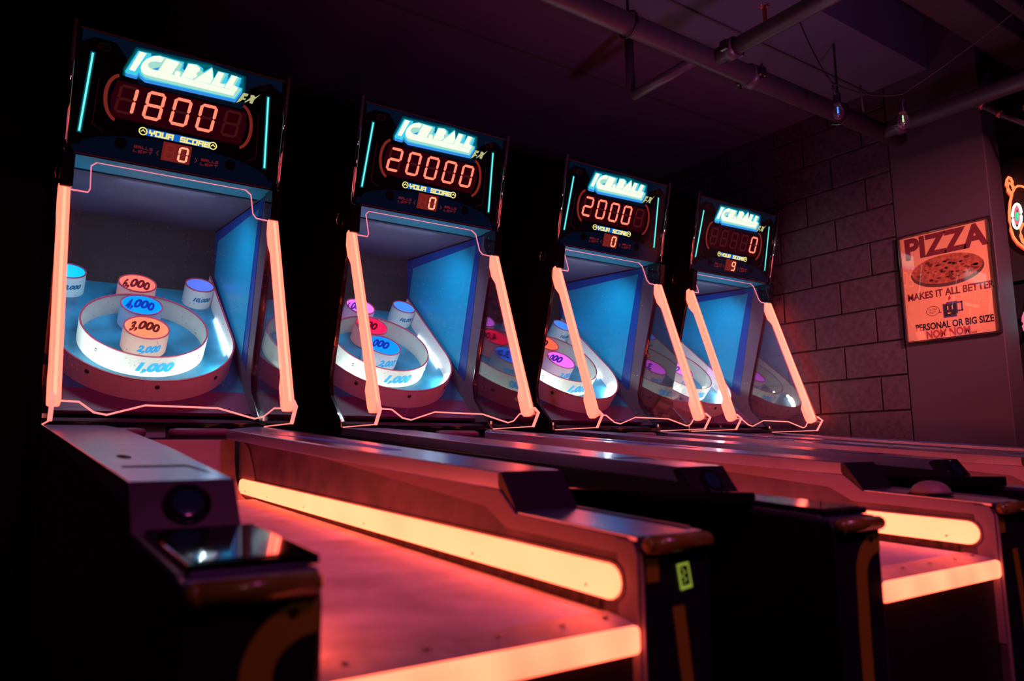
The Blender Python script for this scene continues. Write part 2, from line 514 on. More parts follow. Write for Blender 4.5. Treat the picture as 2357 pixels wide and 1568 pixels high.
PZ, PY = 2.6, -1.005
t, o0 = pipe_thing('overhead_pipe', 'dark painted pipework under the ceiling, one thick run above the games with branches', [((-1.5, PY, PZ), (4.05, PY, PZ))], rad=.047)
b = MB(); dome(b, Vector((4.05, PY, PZ)) - o0, (1, 0, 0), .047, .03, 14, 4); b.build('pipe_end', M['pipe'], t, smooth=True)
tube('pipe_run', [Vector((2.44, -3.2, PZ)) - o0, Vector((2.44, PY, PZ)) - o0], .037, M['pipe'], t, 16)
tube('pipe_run', [Vector((2.405, PY, PZ + .02)) - o0, Vector((2.39, -.56, PZ)) - o0, Vector((2.39, -.53, PZ + .04)) - o0, Vector((2.39, -.53, 3.0)) - o0], .026, M['pipe'], t, 12)
tube('pipe_run', [Vector((3.865, -4.2, PZ)) - o0, Vector((3.865, PY, PZ)) - o0], .043, M['pipe'], t, 16)
def coupling(x, axis, y, rr, z=PZ):
    b = MB()
    if axis == 'x': sweep(b, [Vector((x - .026, y, z)) - o0, Vector((x + .026, y, z)) - o0], rr, 16)
    else: sweep(b, [Vector((x, y - .024, z)) - o0, Vector((x, y + .024, z)) - o0], rr, 16)
    b.build('coupling', M['pipe'], t, smooth=True)
    for s in (-1, 1):
        bb = MB()
        if axis == 'x':
            bb.box(x - .022 - o0.x, x + .022 - o0.x, y + s * .064 - .009 - o0.y, y + s * .064 + .009 - o0.y, z - .022 - o0.z, z + .022 - o0.z)
            sweep(bb, [Vector((x, y + s * .064, z - .04)) - o0, Vector((x, y + s * .064, z + .04)) - o0], .006, 6)
        else:
            bb.box(x + s * .054 - .009 - o0.x, x + s * .054 + .009 - o0.x, y - .019 - o0.y, y + .019 - o0.y, z - .022 - o0.z, z + .022 - o0.z)
        bb.build('bolt_lug', M['dark_metal'], t, bevel=.003)
coupling(2.72, 'x', PY, .056); coupling(2.44, 'y', -1.12, .048); coupling(3.865, 'y', -1.12, .053)
for hx in (1.92, 3.45):
    hb = MB(); sweep(hb, [Vector((hx, PY + .056 * math.sin(g), PZ + .056 * math.cos(g))) - o0 for g in [k * PI / 8 for k in range(17)]], .005, 6)
    sweep(hb, [Vector((hx, PY, PZ + .05)) - o0, Vector((hx, PY, 3.0)) - o0], .006, 6)
    hb.build('hanger', M['dark_metal'], t)

t = thing('sprinkler_head', (2.452, -1.29, 2.70), 'small reddish sprinkler head above the branch pipe', 'sprinkler')
sweep(MB(), [(0, 0, -.062), (0, 0, .02)], .009, 8).build('stem', M['red_valve'], t)
b = MB()
for k in range(8):
    g = 2 * PI * k / 8
    sweep(b, [(math.cos(g) * .008, math.sin(g) * .008, .019), (math.cos(g) * .024, math.sin(g) * .024, .022)], .003, 4)
sweep(b, [(0, 0, .015), (0, 0, .019)], .015, 12)
b.build('deflector', M['red_valve'], t)

# conduit and orange-lit duct at the right
t = thing('conduit', (4.12, -1.347, 2.70), 'jointed metal conduit under the ceiling above the dark opening', 'conduit')
tube('conduit_run', [(0, .03, .005), (0, 0, 0), (0, -.08, -.046), (0, -.158, -.123), (0, -.266, -.217), (0, -.50, -.42)], .014, M['pipe'], t, 10)
for q in ((0, -.004, -.002), (0, -.08, -.046), (0, -.158, -.123)):
    tube('collar', [(0, q[1] + .008, q[2] + .006), (0, q[1] - .008, q[2] - .006)], .020, M['red_valve'], t, 10)
t = thing('ceiling_duct', (4.42, -1.52, 2.66), 'rust orange ceiling duct strips at the right edge', 'duct')
MB().box(-.04, .06, -.9, 0, 0, .03).build('duct_strip', M['rust'], t, bevel=.004)
MB().box(-.04, .06, -.9, -.08, .08, .11).build('duct_strip', M['rust'], t, bevel=.004)

def catenary(a, b, sag, n=10):
    a = Vector(a); b = Vector(b)
    return [a.lerp(b, i / n) - Vector((0, 0, sag * 4 * (i / n) * (1 - i / n))) for i in range(n + 1)]

def P3(x, y, dist):
    """point seen at photo pixel (x, y) at a distance along the view axis"""
    d = Fv * 1750.4842 + Rv * (x - 1178.5) - Uv * (y - 784)
    return Vector(cam.matrix_world.translation) + d * (dist / 1750.4842)

sw = thing('string_light_wire', P3(1915, 190, 3.5), 'thin dark wire sagging under the ceiling and carrying the two clear bulbs', 'wire')
w0 = sw.location.copy()
pa, pb, pc, pd = P3(1838, 43, 3.75), P3(1915, 190, 3.5), P3(2079, 216, 3.3), P3(2357, 10, 3.0)
tube('wire_run', [p - w0 for p in catenary(pa, pb, .03)], .003, M['wire'], sw, 5)
tube('wire_run', [p - w0 for p in catenary(pb, pc, .03)], .004, M['wire'], sw, 5)
tube('wire_run', [p - w0 for p in catenary(pc, pd, .01)], .003, M['wire'], sw, 5)
bk = P3(1981, 212, 3.4)
tube('hook', [bk - w0 + Vector((0, 0, .03)), bk - w0, bk - w0 + Vector((.01, 0, -.09))], .005, M['wire'], sw, 6)
for (px, top, bot, dist, lab) in ((1929, 196, 256, 3.5, 'left of the two clear glass bulbs hanging below the pipes, glinting blue'),
                                  (2079, 222, 276, 3.3, 'right of the two clear glass bulbs hanging near the pipe elbow')):
    a = P3(px - (12 if px < 2000 else 0), top, dist); c = P3(px, bot, dist)
    t = thing('hanging_bulb', c, lab, 'light bulb')
    tube('cord', [a - c, (a - c) * .7, Vector((0, 0, .07))], .006, M['wire'], t, 6)
    sweep(MB(), [(0, 0, .085), (0, 0, .032)], .017, 12).build('socket', M['body'], t, smooth=False, bevel=.003)
    b = MB(); prof = [(.004, .034), (.012, .030), (.020, .012), (.025, -.004), (.024, -.018), (.016, -.032), (.006, -.040)]
    vs = []; S = 16
    for r, z in prof:
        vs += [(r * math.cos(2 * PI * k / S), r * math.sin(2 * PI * k / S), z) for k in range(S)]
    fs = [(i * S + k, i * S + (k + 1) % S, (i + 1) * S + (k + 1) % S, (i + 1) * S + k) for i in range(len(prof) - 1) for k in range(S)]
    fs += [tuple(range(S)), tuple((len(prof) - 1) * S + k for k in range(S))]
    b.add(vs, fs).build('bulb_glass', M['bulb'], t, smooth=True)
    tube('filament', [(-.003, 0, .02), (-.003, 0, -.008), (.003, 0, -.008), (.003, 0, .02)], .0022, M['fil_blue'] if px < 2000 else M['fil_green'], t, 5)

# ------------------------------------------------------------------ pizza poster on the pillar
def PF(u, v, n):  # u rightwards seen from the room, v up, n out of the wall
    return (-n, -u, v)
PX = XW - .004
po = thing('pizza_poster', (PX, -.895, 1.425), 'framed orange pizza poster on the black pillar', 'poster')
PW, PH = .503, .631
fplate('poster_sheet', [(.008, .008), (PW - .008, .008), (PW - .008, PH - .008), (.008, PH - .008)], PF, .002, .005, M['poster'], po)
for (a0, a1, b0, b1) in ((0, PW, 0, .011), (0, PW, PH - .011, PH), (0, .011, .011, PH - .011), (PW - .011, PW, .011, PH - .011)):
    fplate('frame_bar', [(a0, b0), (a1, b0), (a1, b1), (a0, b1)], PF, .001, .022, M['frame'], po, bevel=.003)
fplate('glass_pane', [(.011, .011), (PW - .011, .011), (PW - .011, PH - .011), (.011, PH - .011)], PF, .011, .013, M['glass'], po)
def PT(cu, cv, n=.0055): return lambda u, v: PF(cu + u, cv + v, n)
text('title_print', 'PIZZA', .165, PT(.25, .538), M['p_ink'], po, bold=.007, width=.445)
el = lambda cx, cy, a, b, n=28: [(cx + a * math.cos(2 * PI * k / n), cy + b * math.sin(2 * PI * k / n)) for k in range(n)]
pz = fplate('pizza_picture', el(.253, .383, .196, .088), PF, .0052, .0060, M['crust'], po)
fplate('pizza_face', el(.253, .394, .190, .080), PF, .0060, .0064, M['cheese'], pz)
pp = []
for i in range(46):
    g = random.uniform(0, 2 * PI); rr = math.sqrt(random.random()) * .9; s = random.uniform(.008, .016)
    pp.append(el(.253 + .185 * rr * math.cos(g), .394 + .076 * rr * math.sin(g), s, s * .5, 8))
fplates('pizza_topping', pp, PF, .0064, .0067, M['pepper'], pz)
text('slogan_print', 'MAKES IT ALL BETTER', .055, PT(.255, .262), M['p_ink'], po, bold=.0016, width=.46)
text('size_print', 'PERSONAL OR BIG SIZE', .052, PT(.262, .082), M['p_ink2'], po, bold=.0016, width=.41)
text('nom_print', 'NOM NOM...', .058, PT(.245, .036), M['p_ink3'], po, bold=.0020, width=.265)
mg = fplate('mug_picture', [(.215, .120), (.285, .120), (.285, .135), (.292, .135), (.292, .205), (.235, .205), (.235, .198), (.215, .198)], PF, .0052, .0058, M['mug_edge'], po)
fplate('mug_face', [(.220, .126), (.280, .126), (.280, .140), (.286, .140), (.286, .193), (.220, .193)], PF, .0058, .0062, M['mug'], mg)
fplates('mug_marks', [[(.238, .162), (.244, .162), (.244, .184), (.238, .184)], [(.262, .162), (.268, .162), (.268, .184), (.262, .184)],
                      [(.236, .146), (.256, .146), (.256, .142), (.242, .138)]], PF, .0062, .0065, M['poster'], mg)
fplates('mug_handle', stroke_polys([[(.294, .196), (.315, .196), (.315, .150), (.294, .150)]], .008), PF, .0052, .0058, M['mug_edge'], mg)
rg = el(.160, .168, .036, .026, 24)
fplates('speech_bubble', stroke_polys([rg + [rg[0]]], .0025) + stroke_polys([[(.192, .155), (.204, .152), (.193, .162)]], .0025), PF, .0052, .0056, M['p_ink'], po)
text('bubble_print', "I'D TAP", .018, PT(.160, .175), M['p_ink'], po, width=.048)
text('bubble_print', "THAT!!", .018, PT(.160, .158), M['p_ink'], po, width=.040)
fplates('flame_mark', [[(.250, .212), (.262, .225), (.258, .243), (.250, .232), (.246, .222)]], PF, .0052, .0056, M['p_ink3'], po)

# ------------------------------------------------------------------ neon signs past the pillar
NS = Vector((4.60, 0, 0))
def NP(px, py, off=0.0):
    """point of the neon sign's own plane (x = 4.56) seen at a photo pixel"""
    o = Vector(cam.matrix_world.translation)
    d = Fv * 1750.4842 + Rv * (px - 1178.5) - Uv * (py - 784)
    return o + d * ((4.55 - o.x) / d.x) + Vector((off, 0, 0))
def nz(l): return [(2290 + x / 6.537, 380 + y / 6.537) for x, y in l]
ns = thing('neon_animal_sign', NP(2350, 500), 'orange neon outline of an animal head with a white ringed eye, on the far wall', 'neon sign')
n0 = ns.location.copy()
def neon(name, l, m, r, off=0.0, closed=False):
    return tube(name, [NP(x, y, off) - n0 for x, y in nz(l)], r, M[m], ns, 8, closed)
ear = [(240, 440), (195, 380), (170, 290), (180, 220), (205, 180), (235, 195), (265, 260), (285, 330), (265, 365)]
ear2 = [(245, 430), (215, 370), (200, 300), (215, 262), (240, 280), (270, 340)]
face = [(560, 330), (470, 345), (400, 318), (345, 315), (300, 345), (260, 420), (232, 540), (218, 680), (222, 820), (240, 960), (280, 1080), (345, 1170), (440, 1240), (560, 1290)]
neon('ear_tube', ear, 'neon_orange', .0065); neon('ear_tube', ear2, 'neon_orange', .005)
neon('face_tube', face, 'neon_orange', .0065)
neon('backing_tube', [(x - 38, y + 10) for x, y in ear[:6]], 'neon_red', .008, .03)  # red glow on the wall behind the sign, put in as tubes
neon('backing_tube', [(x - 38, y + 14) for x, y in face[5:]], 'neon_red', .008, .03)
neon('cheek_tube', [(560, 880), (420, 890), (385, 960), (390, 1060), (420, 1150), (460, 1190)], 'neon_orange', .008)
neon('eye_tube', el(332, 770, 65, 185, 20), 'neon_white', .0075, 0, True)
neon('iris_tube', el(335, 760, 35, 125, 16), 'neon_pink', .006, 0, True)
neon('pupil_tube', el(338, 775, 14, 48, 12), 'neon_green', .008, 0, True)
MB().box(.035, .045, -1.0, .10, -.35, .36).build('backing_board', M['wall'], ns)
tg = thing('teal_neon_ring', NP(2400, 660), 'teal and pink neon ring cut by the right edge of the frame', 'neon sign')
n1 = tg.location.copy()
tube('teal_tube', [NP(2412 + 28 * math.cos(a), 690 + 60 * math.sin(a)) - n1 for a in [k * PI / 10 for k in range(20)]], .012, M['neon_teal'], tg, 8, True)
tube('pink_tube', [NP(2368 + 12 * math.cos(a), 740 + 26 * math.sin(a)) - n1 for a in [k * PI / 8 for k in range(16)]], .010, M['neon_pink'], tg, 8, True)

# ================================================================== the alley machine
LED_W = 3.6
KX = [0.0, 1.1, 2.27580136, 3.31881442]
KY = [0.0, -0.01826327, 0.00937138, 0.02070482]
XR = .772                       # machine width
CA, SA = math.cos(math.radians(40.9)), math.sin(math.radians(40.9))
def BD(x, s, n):  # target board frame: x across, s up the slope, n off the board (0 = rim tops)
    return (x, s * CA - n * SA, 1.0402 + s * SA + n * CA)
MQb = Vector((0, -.0576, 1.9336)); MQu = Vector((0, -.1048, .4460)).normalized(); MQn = Vector((0, -MQu.z, MQu.y))
def MQ(u, v, n):  # marquee frame
    p = MQb + Vector((u, 0, 0)) + MQu * v + MQn * n
    return (p.x, p.y, p.z)
FPb = Vector((0, -.3265, 1.0077)); FPu = Vector((0, .2824, .8021)).normalized(); FPn = Vector((0, -FPu.z, FPu.y))
def FP(u, v, n):  # front pane frame
    p = FPb + Vector((u, 0, 0)) + FPu * v + FPn * n
    return (p.x, p.y, p.z)
def rz(y): return .95 + .079 * y            # rail top height
def lz(y): return .703 + .051 * y           # lane height
RE, SE, CE = -1.9296, -1.981, -2.2963       # rail end, slant foot, column face


def build_machine():
    root = bpy.data.objects.new('alley_bowling_game', None); COL.objects.link(root)
    P = root
    # --- rails: left is the wide coin side, right likewise
    def rail(x0, x1, inner, nm):
        prof = [(.0, 0.0), (.0, rz(0) - .036), (RE, rz(RE) - .030), (SE, .7269 - .004), (CE + .012, .7067 - .004), (CE, .692), (CE, 0)]
        r = prismX('rail', prof, x0, x1, M['body'], P, bevel=.003)
        # inner laminate skin
        s = -1 if inner == x0 else 1
        xa, xb = sorted((inner, inner + s * .003))
        pr = [(-.02, lz(0) - .02), (-.02, rz(0) - .036), (RE, rz(RE) - .034), (SE, .7269 - .004), (CE + .03, .705), (CE + .008, .694), (CE + .002, .67), (CE + .002, .30), (CE + .06, .30), (CE + .06, .56)]
        prismX('inner_skin', pr, xa, xb, M['rail_side'], r, bevel=.0008)
        # pale band following the upper edge and the front edge
        xa, xb = sorted((inner + s * .003, inner + s * .0045))
        b = MB()
        def quad(q): b.add(*extr([(xa, y, z) for y, z in q], [(xb, y, z) for y, z in q]))
        w = .030
        if nm == 'R':
            quad([(-.9, rz(-.9) - .036), (-.9, rz(-.9) - .040), (RE + .045, rz(RE) - .036 - w), (RE, rz(RE) - .034)])
            quad([(RE + .045, rz(RE) - .036 - w), (SE + .030, .7269 - w), (SE, .7230), (RE, rz(RE) - .034)])
            quad([(SE + .030, .7269 - w), (CE + .045, .680), (CE + .045, .704), (SE, .7230)])
            quad([(CE + .045, .40), (CE + .045, .700), (CE + .012, .698), (CE + .003, .68), (CE + .003, .40)])
            b.build('pale_band', M['rail_band'], r)
        # cap on top
        if nm == 'L':
            plan = [(-.003, .012), (.19, .012), (.222, -.28), (.189, -1.20), (.1415, RE), (-.003, RE)]
        else:
            plan = [(.7775, .0), (.70, -.06), (.552, -.28), (.585, -1.20), (.6317, RE), (.7775, RE)]
        tp = [(x, y, rz(y)) for x, y in plan]; bt = [(x, y, rz(y) - .034) for x, y in plan]
        vs, fs = extr(bt, tp)
        cap = mesh('rail_cap', vs, fs, M['rail_top'], r, bevel=.002)
        # slanted end and low shelf
        vs, fs = extr([(x, y, z) for x in (x0 - .0005,) for y, z in ((RE, rz(RE)), (SE, .7269), (SE + .02, .72), (RE + .02, rz(RE) - .01))],
                      [(x, y, z) for x in (x1 + .0005,) for y, z in ((RE, rz(RE)), (SE, .7269), (SE + .02, .72), (RE + .02, rz(RE) - .01))])
        mesh('slant_face', vs, fs, M['body'], r)
        prismX('shelf', [(SE, .7269), (CE + .006, .7067), (CE + .006, .6985), (SE, .718)], x0, x1, M['rail_top'], r, bevel=.0015)
        return r
    rl = rail(-.003, .1415, .1415, 'L')
    rr = rail(.6317, .7775, .6317, 'R')
    # silver lip along the outer shelf edge, amber bullnose, column decals
    for x0, x1, r, nm in ((-.003, .1415, rl, 'L'), (.6317, .7775, rr, 'R')):
        xe = x0 + .003 if nm == 'L' else x1 - .006
        prismX('shelf_lip', [(SE, .7269), (SE, .7300), (CE + .03, .7115), (CE + .03, .7080)], xe - .003, xe + .003, M['silver_lip'], r)
        b = MB(); sweep(b, [(x0 + .012, CE - .008, .694), (x1 - .012, CE - .008, .694)], .013, 12)
        for xx, s in ((x0 + .012, -1), (x1 - .012, 1)):
            dome(b, (xx, CE - .008, .694), (s, 0, 0), .013, .012, 12, 3)
        b.build('bullnose', M['orange_bar'], P, smooth=True)
    def CF(x0): return lambda u, v, n: (x0 + u, CE - n, v)
    # left column decal: an arch that comes down from the inner edge
    arc = []
    n = 12
    for k in range(n + 1):
        g = PI / 2 * k / n
        arc.append((.1415 - .060 * math.sin(g) - .010, .640 + .040 * math.cos(g)))
    outer = [(.1405, .682)] + [(.1405 - .085 * math.sin(PI / 2 * k / n), .600 + .078 * math.cos(PI / 2 * k / n)) for k in range(1, n + 1)] + [(.052, .50), (.052, .30), (.062, .10)]
    inner = [(.094, .10), (.088, .30), (.088, .50)] + [(.1405 - .050 * math.sin(PI / 2 * k / n), .600 + .040 * math.cos(PI / 2 * k / n)) for k in range(n, 0, -1)] + [(.1405, .641)]
    ks = len(outer)
    b = MB()
    pairs = list(zip(outer, inner[::-1]))
    for (o1, i1), (o2, i2) in zip(pairs[:-1], pairs[1:]):
        b.add(*extr([CF(0)(*q, .0) for q in (o1, o2, i2, i1)], [CF(0)(*q, .0012) for q in (o1, o2, i2, i1)]))
    b.build('arch_decal', M['decal_orange'], P)
    bb = MB(); dome(bb, (.112, CE, .663), (0, -1, 0), .007, .004); bb.build('bolt', M['body'], P)
    fplate('square_decal', [(.010, .677), (.036, .677), (.036, .640), (.010, .640)], CF(.6317), 0, .0012, M['decal_orange'], P)
    fplate('stripe_decal', [(.062, .600), (.088, .600), (.100, .50), (.110, .38), (.112, .20), (.086, .20), (.084, .38), (.076, .49)], CF(.6317), 0, .0012, M['decal_orange'], P)
    # round button on the left slant, hex socket, slot
    un = Vector((0, -.81, .587)).normalized(); c0 = Vector((.071, -1.955, .764)); tn = Vector((0, -.0713, -.0983)).normalized()
    nn = Vector((1, 0, 0)).cross(tn); nn = nn if nn.y < 0 else -nn
    b = MB(); sweep(b, [c0 - nn * .002, c0 + nn * .006], .033, 24); b.build('button_ring', M['cabinet'], P, bevel=.002)
    b = MB(); dome(b, c0 + nn * .004, nn, .029, .003, 24, 4); b.build('round_button', M['button'], P, smooth=True)
    def onrail(x, y): return (x, y, rz(y) + .0006)
    b = MB(); hx = [(.053 + .013 * math.cos(k * PI / 3), -1.48 + .052 * math.sin(k * PI / 3)) for k in range(6)]
    b.add([onrail(x, y) for x, y in hx], [tuple(range(6))]); b.build('hex_socket', M['mortar'], P)
    b = MB()
    for q in ([(.020, -1.68), (.128, -1.68), (.128, -1.71), (.020, -1.71)], [(.121, -1.70), (.128, -1.70), (.1345, -1.82), (.1275, -1.82)]):
        b.add([onrail(x, y) for x, y in q], [(0, 1, 2, 3)])
    b.build('slot_line', M['mortar'], P)
    # blue streak on the right cap
    b = MB(); pl = [(.612, -.60), (.670, -.72), (.712, -.95), (.722, -1.14), (.712, -1.37), (.668, -1.36), (.664, -1.22), (.655, -1.05), (.642, -.86)]
    b.add([onrail(x, y) for x, y in pl], [tuple(range(9))]); b.build('blue_streak', M['decal_blue'], P)
    # lane, ramp, worn and darkened edges
    prismX('lane', [(-.40, lz(-.40)), (CE + .07, lz(CE + .07)), (CE + .07, lz(CE) - .03), (-.40, .62)], .1445, .6287, M['carpet'], P)
    for x0, x1 in ((.1446, .1485), (.6242, .6286)):  # edge wear, band raised to darken the wall below the lane light
        prismX('worn_edge', [(-.44, lz(-.44) + .0015), (-.44, lz(-.44) + .012), (-1.2, lz(-1.2) + .020), (CE + .085, lz(CE + .085) + .026), (CE + .085, lz(CE + .085) + .0008)], x0, x1, M['edge_wear'], P)
    rp = []
    for k in range(11):
        g = PI / 2 * k / 10
        rp.append((-.40 + .13 * math.sin(g), lz(-.4) + .20 * (1 - math.cos(g)) ** 1.0))
    rp = [(-.40, lz(-.4) - .003), (-.34, lz(-.4) + .010), (-.29, lz(-.4) + .035), (-.25, lz(-.4) + .08), (-.228, lz(-.4) + .14), (-.22, .893)]
    prismX('ramp', rp + [(-.20, .893), (-.20, .62), (-.40, .62)], .160, .600, M['ramp'], P)
    for x0, x1 in ((.1446, .151), (.6225, .6286)):
        prismX('ramp_cheek', [(-.398, lz(-.4)), (-.397, .76), (-.372, .80), (-.330, .848), (-.294, .872), (-.20, .896), (-.20, .66)], x0, x1, M['ramp'], P, bevel=.002)
    # lane side lights (stadium-shaped diffusers)
    def strip(xw, s):
        ya, yb = -.235, -2.262; za, zb = .7245, .636
        hh = .0265; L = []
        d = Vector((0, yb - ya, zb - za)).normalized(); u = Vector((0, -d.z, d.y)); 
        A = Vector((0, ya, za)); B = Vector((0, yb, zb))
        if u.z < 0: u = -u
        for k in range(9):
            g = PI / 2 - PI * k / 8; L.append(B - d * hh + u * (hh * math.sin(g)) + d * (hh * math.cos(g)))
        for k in range(9):
            g = -PI / 2 - PI * k / 8; L.append(A + d * hh + u * (hh * math.sin(g)) + d * (hh * math.cos(g)))
        lo = [(xw, p.y, p.z) for p in L]; hi = [(xw + s * .014, p.y, p.z) for p in L]
        c = (A + B) / 2
        o = mesh('lane_light', *extr(lo, hi), M['strip'], P, bevel=.008, seg=3, smooth=False)
        ho = [(xw, (p.y - c.y) * 1.004 + c.y, p.z + (.004 if (p - (A + d * ((p - A).dot(d)))).z > 0 else -.004)) for p in L]
        mesh('light_bezel', *extr(ho, [(xw + s * .004, q[1], q[2]) for q in ho]), M['rail_side'], P)
        b = MB()
        for f in (.045, .17, .34, .55, .80, .965):
            q = A.lerp(B, f) - u * .012
            dome(b, (xw + s * .0142, q.y, q.z), (s, 0, 0), .0026, .001, 8, 2)
        b.build('screw', M['dark_metal'], o)
    strip(.6287, -1); strip(.1445, 1)
    # threshold, front light bar, front panel
    prismX('threshold_plate', [(CE + .075, lz(CE + .075) + .002), (CE + .004, lz(CE) - .004), (CE + .004, lz(CE) - .012), (CE + .075, lz(CE) - .010)], .1445, .6287, M['plate'], P, bevel=.001)
    b = MB()
    for x in (.19, .30, .41, .52, .60):
        dome(b, (x, CE + .045, lz(CE + .045) + .0015), (0, 0, 1), .005, .0015, 10, 2)
    b.build('screw', M['dark_metal'], P)
    prismX('front_light', [(CE - .004, .582), (CE - .004, .542), (CE + .016, .542), (CE + .016, .582)], .146, .627, M['bar'], P, bevel=.009, seg=3)
    box('front_panel', .1445, .6287, CE + .018, CE + .035, .02, .575, M['body'], P)
    prismX('column_trim', [(CE + .030, .700), (CE + .010, .697), (CE - .002, .680), (CE - .004, .65), (CE - .004, .05), (CE + .030, .05)], .6317, .6352, M['rail_band'], P, bevel=.001)
    # --- cabinet head
    side = [(.012, .9), (-.02, .952), (.000, .975), (.128, 1.095), (.141, 1.125), (.144, 1.175), (-.012, 1.69), (-.045, 1.80), (-.055, 1.93), (-.1624 + .004, 2.378), (.10, 2.40), (1.0, 2.40), (1.0, 0), (.012, 0)]
    for x0, x1 in ((-.004, .014), (.753, .772)):
        s = prismX('cabinet_side', side, x0, x1, M['cabinet'], P, bevel=.002)
        xi = x1 if x0 < 0 else x0
        d = .0015 if x0 < 0 else -.0015
        prismX('side_lining', [(.02, .985), (.132, 1.098), (.146, 1.175), (-.008, 1.69), (-.035, 1.80), (-.035, 1.92), (.86, 1.97), (.86, .985)], *sorted((xi, xi + d)), M['cab_in'], s)
        # blue panel with its dark border; lit area put in as lighter plate
        xa = xi + d; k = 1 if x0 < 0 else -1
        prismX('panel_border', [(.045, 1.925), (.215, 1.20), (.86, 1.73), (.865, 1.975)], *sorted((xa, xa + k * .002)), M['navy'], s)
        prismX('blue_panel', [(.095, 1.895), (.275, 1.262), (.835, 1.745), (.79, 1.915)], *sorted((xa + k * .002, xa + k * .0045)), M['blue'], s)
        bb = MB()
        for (y, z) in ((.052, 1.70), (.075, 1.70), (.165, 1.285), (.140, 1.285), (.10, 1.10), (.12, 1.10)):
            dome(bb, (xa, y, z), (k, 0, 0), .003, .0015, 8, 2)
        bb.build('screw', M['chrome'], s)
    box('cabinet_back', .014, .753, .98, 1.0, .0, 2.40, M['cabinet'], P)
    box('cabinet_top', .014, .753, -.09, .98, 2.385, 2.40, M['cabinet'], P)
    box('playfield_back', .0155, .7515, .865, .875, 1.2, 1.99, M['back'], P)
    prismX('canopy', [(.10, 1.9365), (.865, 1.985), (.865, 1.995), (.10, 1.9465)], .0155, .7515, M['ceil_in'], P)
    prismX('valance', [(-.052, 1.9335), (.105, 1.9365), (.105, 1.9465), (-.052, 1.945)], .0155, .7515, M['teal'], P)
    # LED bar behind the valance lip: its lamps face back and down over the target
    lb = box('led_bar', .03, .737, .107, .118, 1.931, 1.9365, M['body'], P)
    ld = bpy.data.lights.new('led_bar_light', 'AREA'); ld.shape = 'RECTANGLE'; ld.size = .36; ld.size_y = .010
    ld.energy = LED_W; ld.color = (.62, .84, 1.0); ld.spread = math.radians(150)
    lo = bpy.data.objects.new('led_bar_light', ld); COL.objects.link(lo); lo.parent = P
    lo.location = (.384, .126, 1.928); lo.rotation_euler = (Vector((0, .62, -.78))).to_track_quat('-Z', 'Y').to_euler()
    box('base_front', .014, .753, .02, .035, .0, .965, M['body'], P)
    prismX('lower_bumper', [(-.02, .9450), (.02, .9450), (.062, .972), (.05, .978), (-.02, .962)], .014, .753, M['cabinet'], P, bevel=.003)
    # ball stops at the foot of the playfield
    for x0, x1 in ((.03, .30), (.395, .60)):
        tube('ball_stop', [(x0, -.13, .918), (x0 + .02, -.15, .920), (x1 - .02, -.15, .920), (x1, -.13, .918)], .016, M['apron'], P, 10)
    fplate('paper_label', [(.278, .905), (.405, .905), (.405, .958), (.278, .958)], lambda u, v, n: (u, .0195 - n, v), 0, .002, M['grey_paper'], P)
    # --- target board
    fplate('target_board', [(.016, .21), (.751, .21), (.751, 1.14), (.016, 1.14)], BD, -.115, -.100, M['board'], P)
    fplate('board_apron', [(.016, .065), (.751, .065), (.751, .21), (.016, .21)], BD, -.115, -.1005, M['apron'], P)
    # outer rim: straight sides, round foot
    cx, cs, R0 = .378, .4885, .3557
    path = [(cx - .345 - .004, 1.06)] + [(cx - R0 * math.cos(PI * k / 28), cs - R0 * math.sin(PI * k / 28)) for k in range(29)] + [(cx + .345, 1.06)]
    def wallpath(name, pth, th, n0, n1, m, parent):
        vs = []; fs = []
        k = len(pth)
        for i, (x, s) in enumerate(pth):
            a = pth[max(0, i - 1)]; c = pth[min(k - 1, i + 1)]
            dx, ds = c[0] - a[0], c[1] - a[1]; l = math.hypot(dx, ds); nx, nsv = -ds / l, dx / l
            for (o, n) in ((0, n0), (0, n1), (th, n1), (th, n0)):
                vs.append(BD(x + nx * o, s + nsv * o, n))
        for i in range(k - 1):
            for j in range(4):
                fs.append((i * 4 + j, i * 4 + (j + 1) % 4, (i + 1) * 4 + (j + 1) % 4, (i + 1) * 4 + j))
        fs += [(0, 1, 2, 3), tuple((k - 1) * 4 + j for j in (3, 2, 1, 0))]
        return mesh(name, vs, fs, m, parent)
    # a flared, paler flap closes the straight ends
    rim = wallpath('outer_rim', path, .006, -.10, -.003, M['rim'], P)
    wallpath('rim_lip', path, .007, -.003, .0, M['ring_lip'], rim)
    led = [(cx - (R0 - .008) * math.cos(a), cs - (R0 - .008) * math.sin(a)) for a in [math.radians(14 + 152 * k / 26) for k in range(27)]]
    wallpath('led_strip', led, .003, -.094, -.078, M['rim_led'], rim)
    def ringwall(name, xc, sc, r, th, n0, n1, m, parent, S=48, smooth=True):
        vs = []; fs = []
        for i in range(S):
            g = 2 * PI * i / S; c, q = math.cos(g), math.sin(g)
            for (rr_, n) in ((r, n0), (r, n1), (r - th, n1), (r - th, n0)):
                vs.append(BD(xc + rr_ * c, sc + rr_ * q, n))
        for i in range(S):
            for j in range(4):
                i2 = (i + 1) % S
                fs.append((i * 4 + j, i * 4 + (j + 1) % 4, i2 * 4 + (j + 1) % 4, i2 * 4 + j))
        return mesh(name, vs, fs, m, parent)
    def curved(xc, sc, r, ang, nc):
        """print that wraps on the outside (r>0) of a ring, centred on angle ang from the front"""
        return lambda u, v: BD(xc + r * math.sin(ang + u / r), sc - r * math.cos(ang + u / r), nc + v)
    def curved_in(xc, sc, r, ang, nc):
        return lambda u, v: BD(xc + r * math.sin(ang + u / r), sc + r * math.cos(ang + u / r), nc + v)
    rg = ringwall('ring_wall', cx, .5516, .2535, .006, -.10, -.003, M['ring'], P)
